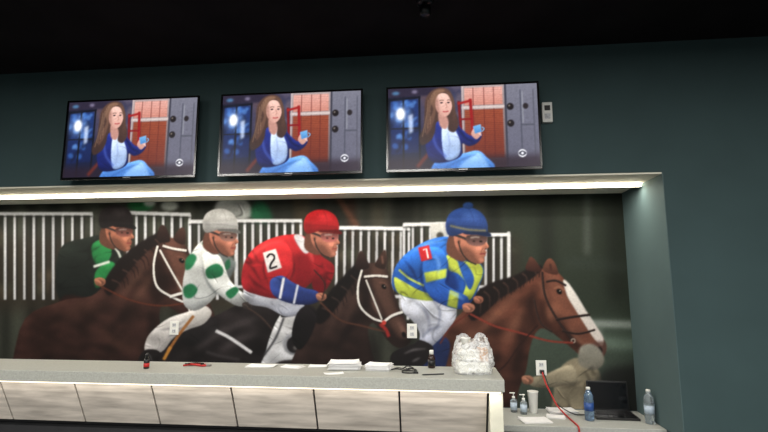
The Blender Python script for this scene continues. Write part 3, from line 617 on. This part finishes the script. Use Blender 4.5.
for k in range(30):
    a=k*.62; rr=.035+.02*math.sin(k*.9); pp.append((rr*1.5*math.cos(a)+.02*math.sin(k*.3),rr*math.sin(a),.005+.0009*k*(k%3)/2))
pp+= [(-.04,-.08,.008),(.02,-.10,.004),(.05,-.08,.004)]
tube('cable',pp,.0035,M['blackpl'],r); box('plug',.05,.08,-.088,-.072,0,.012,M['blackpl'],r,bevel=.002)
r=root('ballpoint_pen',(-.02,-.42,Z),.3)
lathe('barrel',[(.0015,-.07),(.004,-.06),(.004,.065),(.003,.07)],M['blackpl'],r,seg=14,loc=(0,0,.0045),rot=(0,math.pi/2,0))
r=root('amber_bottle',(-.03,-.17,Z))
lathe('body',[(.02,0),(.024,.004),(.024,.065),(.018,.08),(.012,.088)],M['brown'],r); lathe('label_band',[(.0243,.015),(.0243,.055)],M['blackpl'],r); lathe('cap',[(.014,.088),(.014,.112),(.012,.114)],M['white'],r)

# carrier bag holding takeaway boxes
r=root('plastic_carrier_bag',(.225,-.315,Z),.08)
box('food_container',-.095,.095,-.065,.06,.006,.072,M['foam'],r,bevel=.012)
box('food_container_lid',-.088,.03,-.062,.055,.078,.14,M['foam'],r,bevel=.014,rot=(0,.05,.1))
box('snack_box',.035,.09,-.06,.04,.076,.15,M['orange'],r,bevel=.003)
lathe('drink_cup',[(.022,0),(.030,.06),(.032,.062),(.032,.07)],M['white'],r,loc=(-.04,.0,.145))
v=[];f=[];NS=56;NR_=22
for j in range(NR_):
    t=j/(NR_-1); h=.20*t
    rx=.112+.012*math.sin(t*3)-.026*t**3; ry=.084+.008*math.sin(t*3)-.018*t**3
    for i in range(NS):
        a=2*math.pi*i/NS; ex=.55
        cx=math.copysign(abs(math.cos(a))**ex,math.cos(a)); cy=math.copysign(abs(math.sin(a))**ex,math.sin(a))
        nn=noise.noise(Vector((cx*2.6,cy*2.6,t*4)))*.022*(.3+t)+noise.noise(Vector((cx*8,cy*8,t*10)))*.006
        zz=h+(noise.noise(Vector((cx*2,cy*2,7)))*.07+.02*cx)*max(0,t-.6)*2.2
        v.append(((rx+nn)*cx,(ry+nn)*cy,max(zz,0.0)))
for j in range(NR_-1):
    for i in range(NS):
        k=(i+1)%NS; f.append((j*NS+i,j*NS+k,(j+1)*NS+k,(j+1)*NS+i))
f.append(tuple(reversed(range(NS))))
mesh('bag_film',v,f,M['bag'],r,smooth=True)
for sx in (-1,1):
    hv=[];hf=[]
    for i in range(15):
        u=i/14*math.pi; x=sx*.055+.04*math.cos(u); z=.175+.055*math.sin(u)
        for wv in (-1,1): hv.append((x+.008*math.cos(u)*wv,.02*sx+.012*math.sin(i),z+.012*math.sin(u)*wv))
    for i in range(14): hf.append((2*i,2*i+2,2*i+3,2*i+1))
    mesh('bag_handle',hv,hf,M['bag'],r,smooth=True)

# ------------------------------------------------------------------ sockets on the mural wall
def socket(x,z,plug=False):
    r=root('wall_socket',(x,NB-.0065,z))
    box('cover_plate',-.042,.042,-.006,-.0002,-.06,.06,M['white'],r,bevel=.002)
    for dz in (-.026,.026):
        box('receptacle',-.017,.017,-.009,-.0062,dz-.015,dz+.015,M['paper2'],r,bevel=.003)
        for dx in (-.007,.007): box('slot',dx-.0015,dx+.0015,-.0096,-.0091,dz-.006,dz+.006,M['blackpl'],r)
    if plug: box('plug',-.016,.016,-.04,-.0098,-.042,-.012,M['blackpl'],r,bevel=.004)
socket(-2.33,1.31); socket(-.20,1.305); socket(.856,1.02,True)

# ------------------------------------------------------------------ things on the desk
Z=DZ+.0005
def bottle(x,y,h,R,body,lab):
    r=root('water_bottle',(x,y,Z))
    p=[(R*.8,0),(R,.006),(R*.96,.03*h/.23),(R,.05*h/.23),(R,.14*h/.23),(R*.93,.155*h/.23),(R*.98,.17*h/.23),(R*.7,.195*h/.23),(R*.42,.21*h/.23),(R*.42,.218*h/.23)]
    lathe('body',p,M[body],r); lathe('label_band',[(R*1.015,.07*h/.23),(R*1.015,.125*h/.23)],M[lab],r)
    lathe('cap',[(R*.46,.215*h/.23),(R*.46,h),(R*.4,h+.002)],M['white'],r)
bottle(1.125,.42,.235,.034,'water','label'); bottle(1.535,.38,.235,.034,'clear','labelw')
r=root('laptop',(1.34,.55,Z),-.04)
box('base',-.155,.155,-.115,.115,0,.018,M['blackpl'],r,bevel=.004)
box('keyboard',-.14,.14,-.03,.09,.0182,.0195,M['bezel'],r)
for i in range(12):
    for j in range(4): box('key',-.135+i*.0228,-.116+i*.0228,-.024+j*.028,-.002+j*.028,.0196,.0212,M['blackpl'],r)
box('touchpad',-.05,.05,-.10,-.045,.0182,.019,M['bezel'],r)
box('screen_lid',-.155,.155,-.004,.004,0,.22,M['blackpl'],r,bevel=.003,loc=(0,.112,.016),rot=(-.12,0,0))
box('screen_panel',-.145,.145,-.0052,-.0042,.012,.208,M['screenoff'],r,loc=(0,.112,.016),rot=(-.12,0,0))
r=root('paper_cup',(.755,.60,Z))
lathe('cup_wall',[(.028,0),(.031,.002),(.040,.155),(.043,.157),(.043,.162),(.039,.162)],M['white'],r)
for x,y in ((.605,.60),(.672,.545)):
    r=root('hand_sanitizer_bottle',(x,y,Z))
    lathe('body',[(.022,0),(.026,.004),(.026,.085),(.018,.10),(.010,.105)],M['clear'],r); lathe('label_band',[(.0263,.02),(.0263,.075)],M['labelw'],r)
    lathe('pump_collar',[(.012,.105),(.012,.12)],M['white'],r); lathe('pump_stem',[(.004,.12),(.004,.14),(.012,.141),(.012,.148)],M['white'],r); box('nozzle',-.03,0,-.005,.005,.141,.148,M['white'],r,bevel=.002)
papers('document_page',.72,.37,.20,.15,4,.15,z=Z); papers('newspaper_sheet',.98,.63,.20,.13,12,.1,z=Z); papers('racing_programme',.89,.48,.13,.09,5,-.2,z=Z)
r=root('red_power_cable',(0,0,0))
tube('cable',[(.856,.70,.995),(.862,.67,.93),(.90,.62,.84),(.93,.58,.76),(.97,.50,.718),(.985,.40,.706),(.99,.30,.706),(.99,.235,.708),(.993,.222,.69),(1.0,.22,.55),(1.0,.22,.3)],.0058,M['red'],r)
tube('cable_black',[(.862,.70,.995),(.885,.66,.93),(.90,.64,.84),(.92,.60,.78),(.98,.55,.74),(1.05,.52,.712),(1.1,.55,.706),(1.16,.56,.706)],.004,M['blackpl'],r)

# ------------------------------------------------------------------ world + camera
w=bpy.data.worlds.new('World'); sc.world=w; w.use_nodes=True
w.node_tree.nodes['Background'].inputs[0].default_value=(.05,.05,.05,1); w.node_tree.nodes['Background'].inputs[1].default_value=.1
cam=bpy.data.cameras.new('camera'); cam.sensor_width=36; cam.lens=22.5; cam.clip_start=.05
co=bpy.data.objects.new('camera',cam); link(co)
ya=math.radians(6); pi_=math.atan(68/480)
F=Vector((-math.sin(ya)*math.cos(pi_),math.cos(ya)*math.cos(pi_),math.sin(pi_))); R=Vector((math.cos(ya),math.sin(ya),0)); U=R.cross(F)
co.matrix_world=Matrix(((R.x,U.x,-F.x,0),(R.y,U.y,-F.y,-3.45),(R.z,U.z,-F.z,1.7),(0,0,0,1)))
sc.camera=co
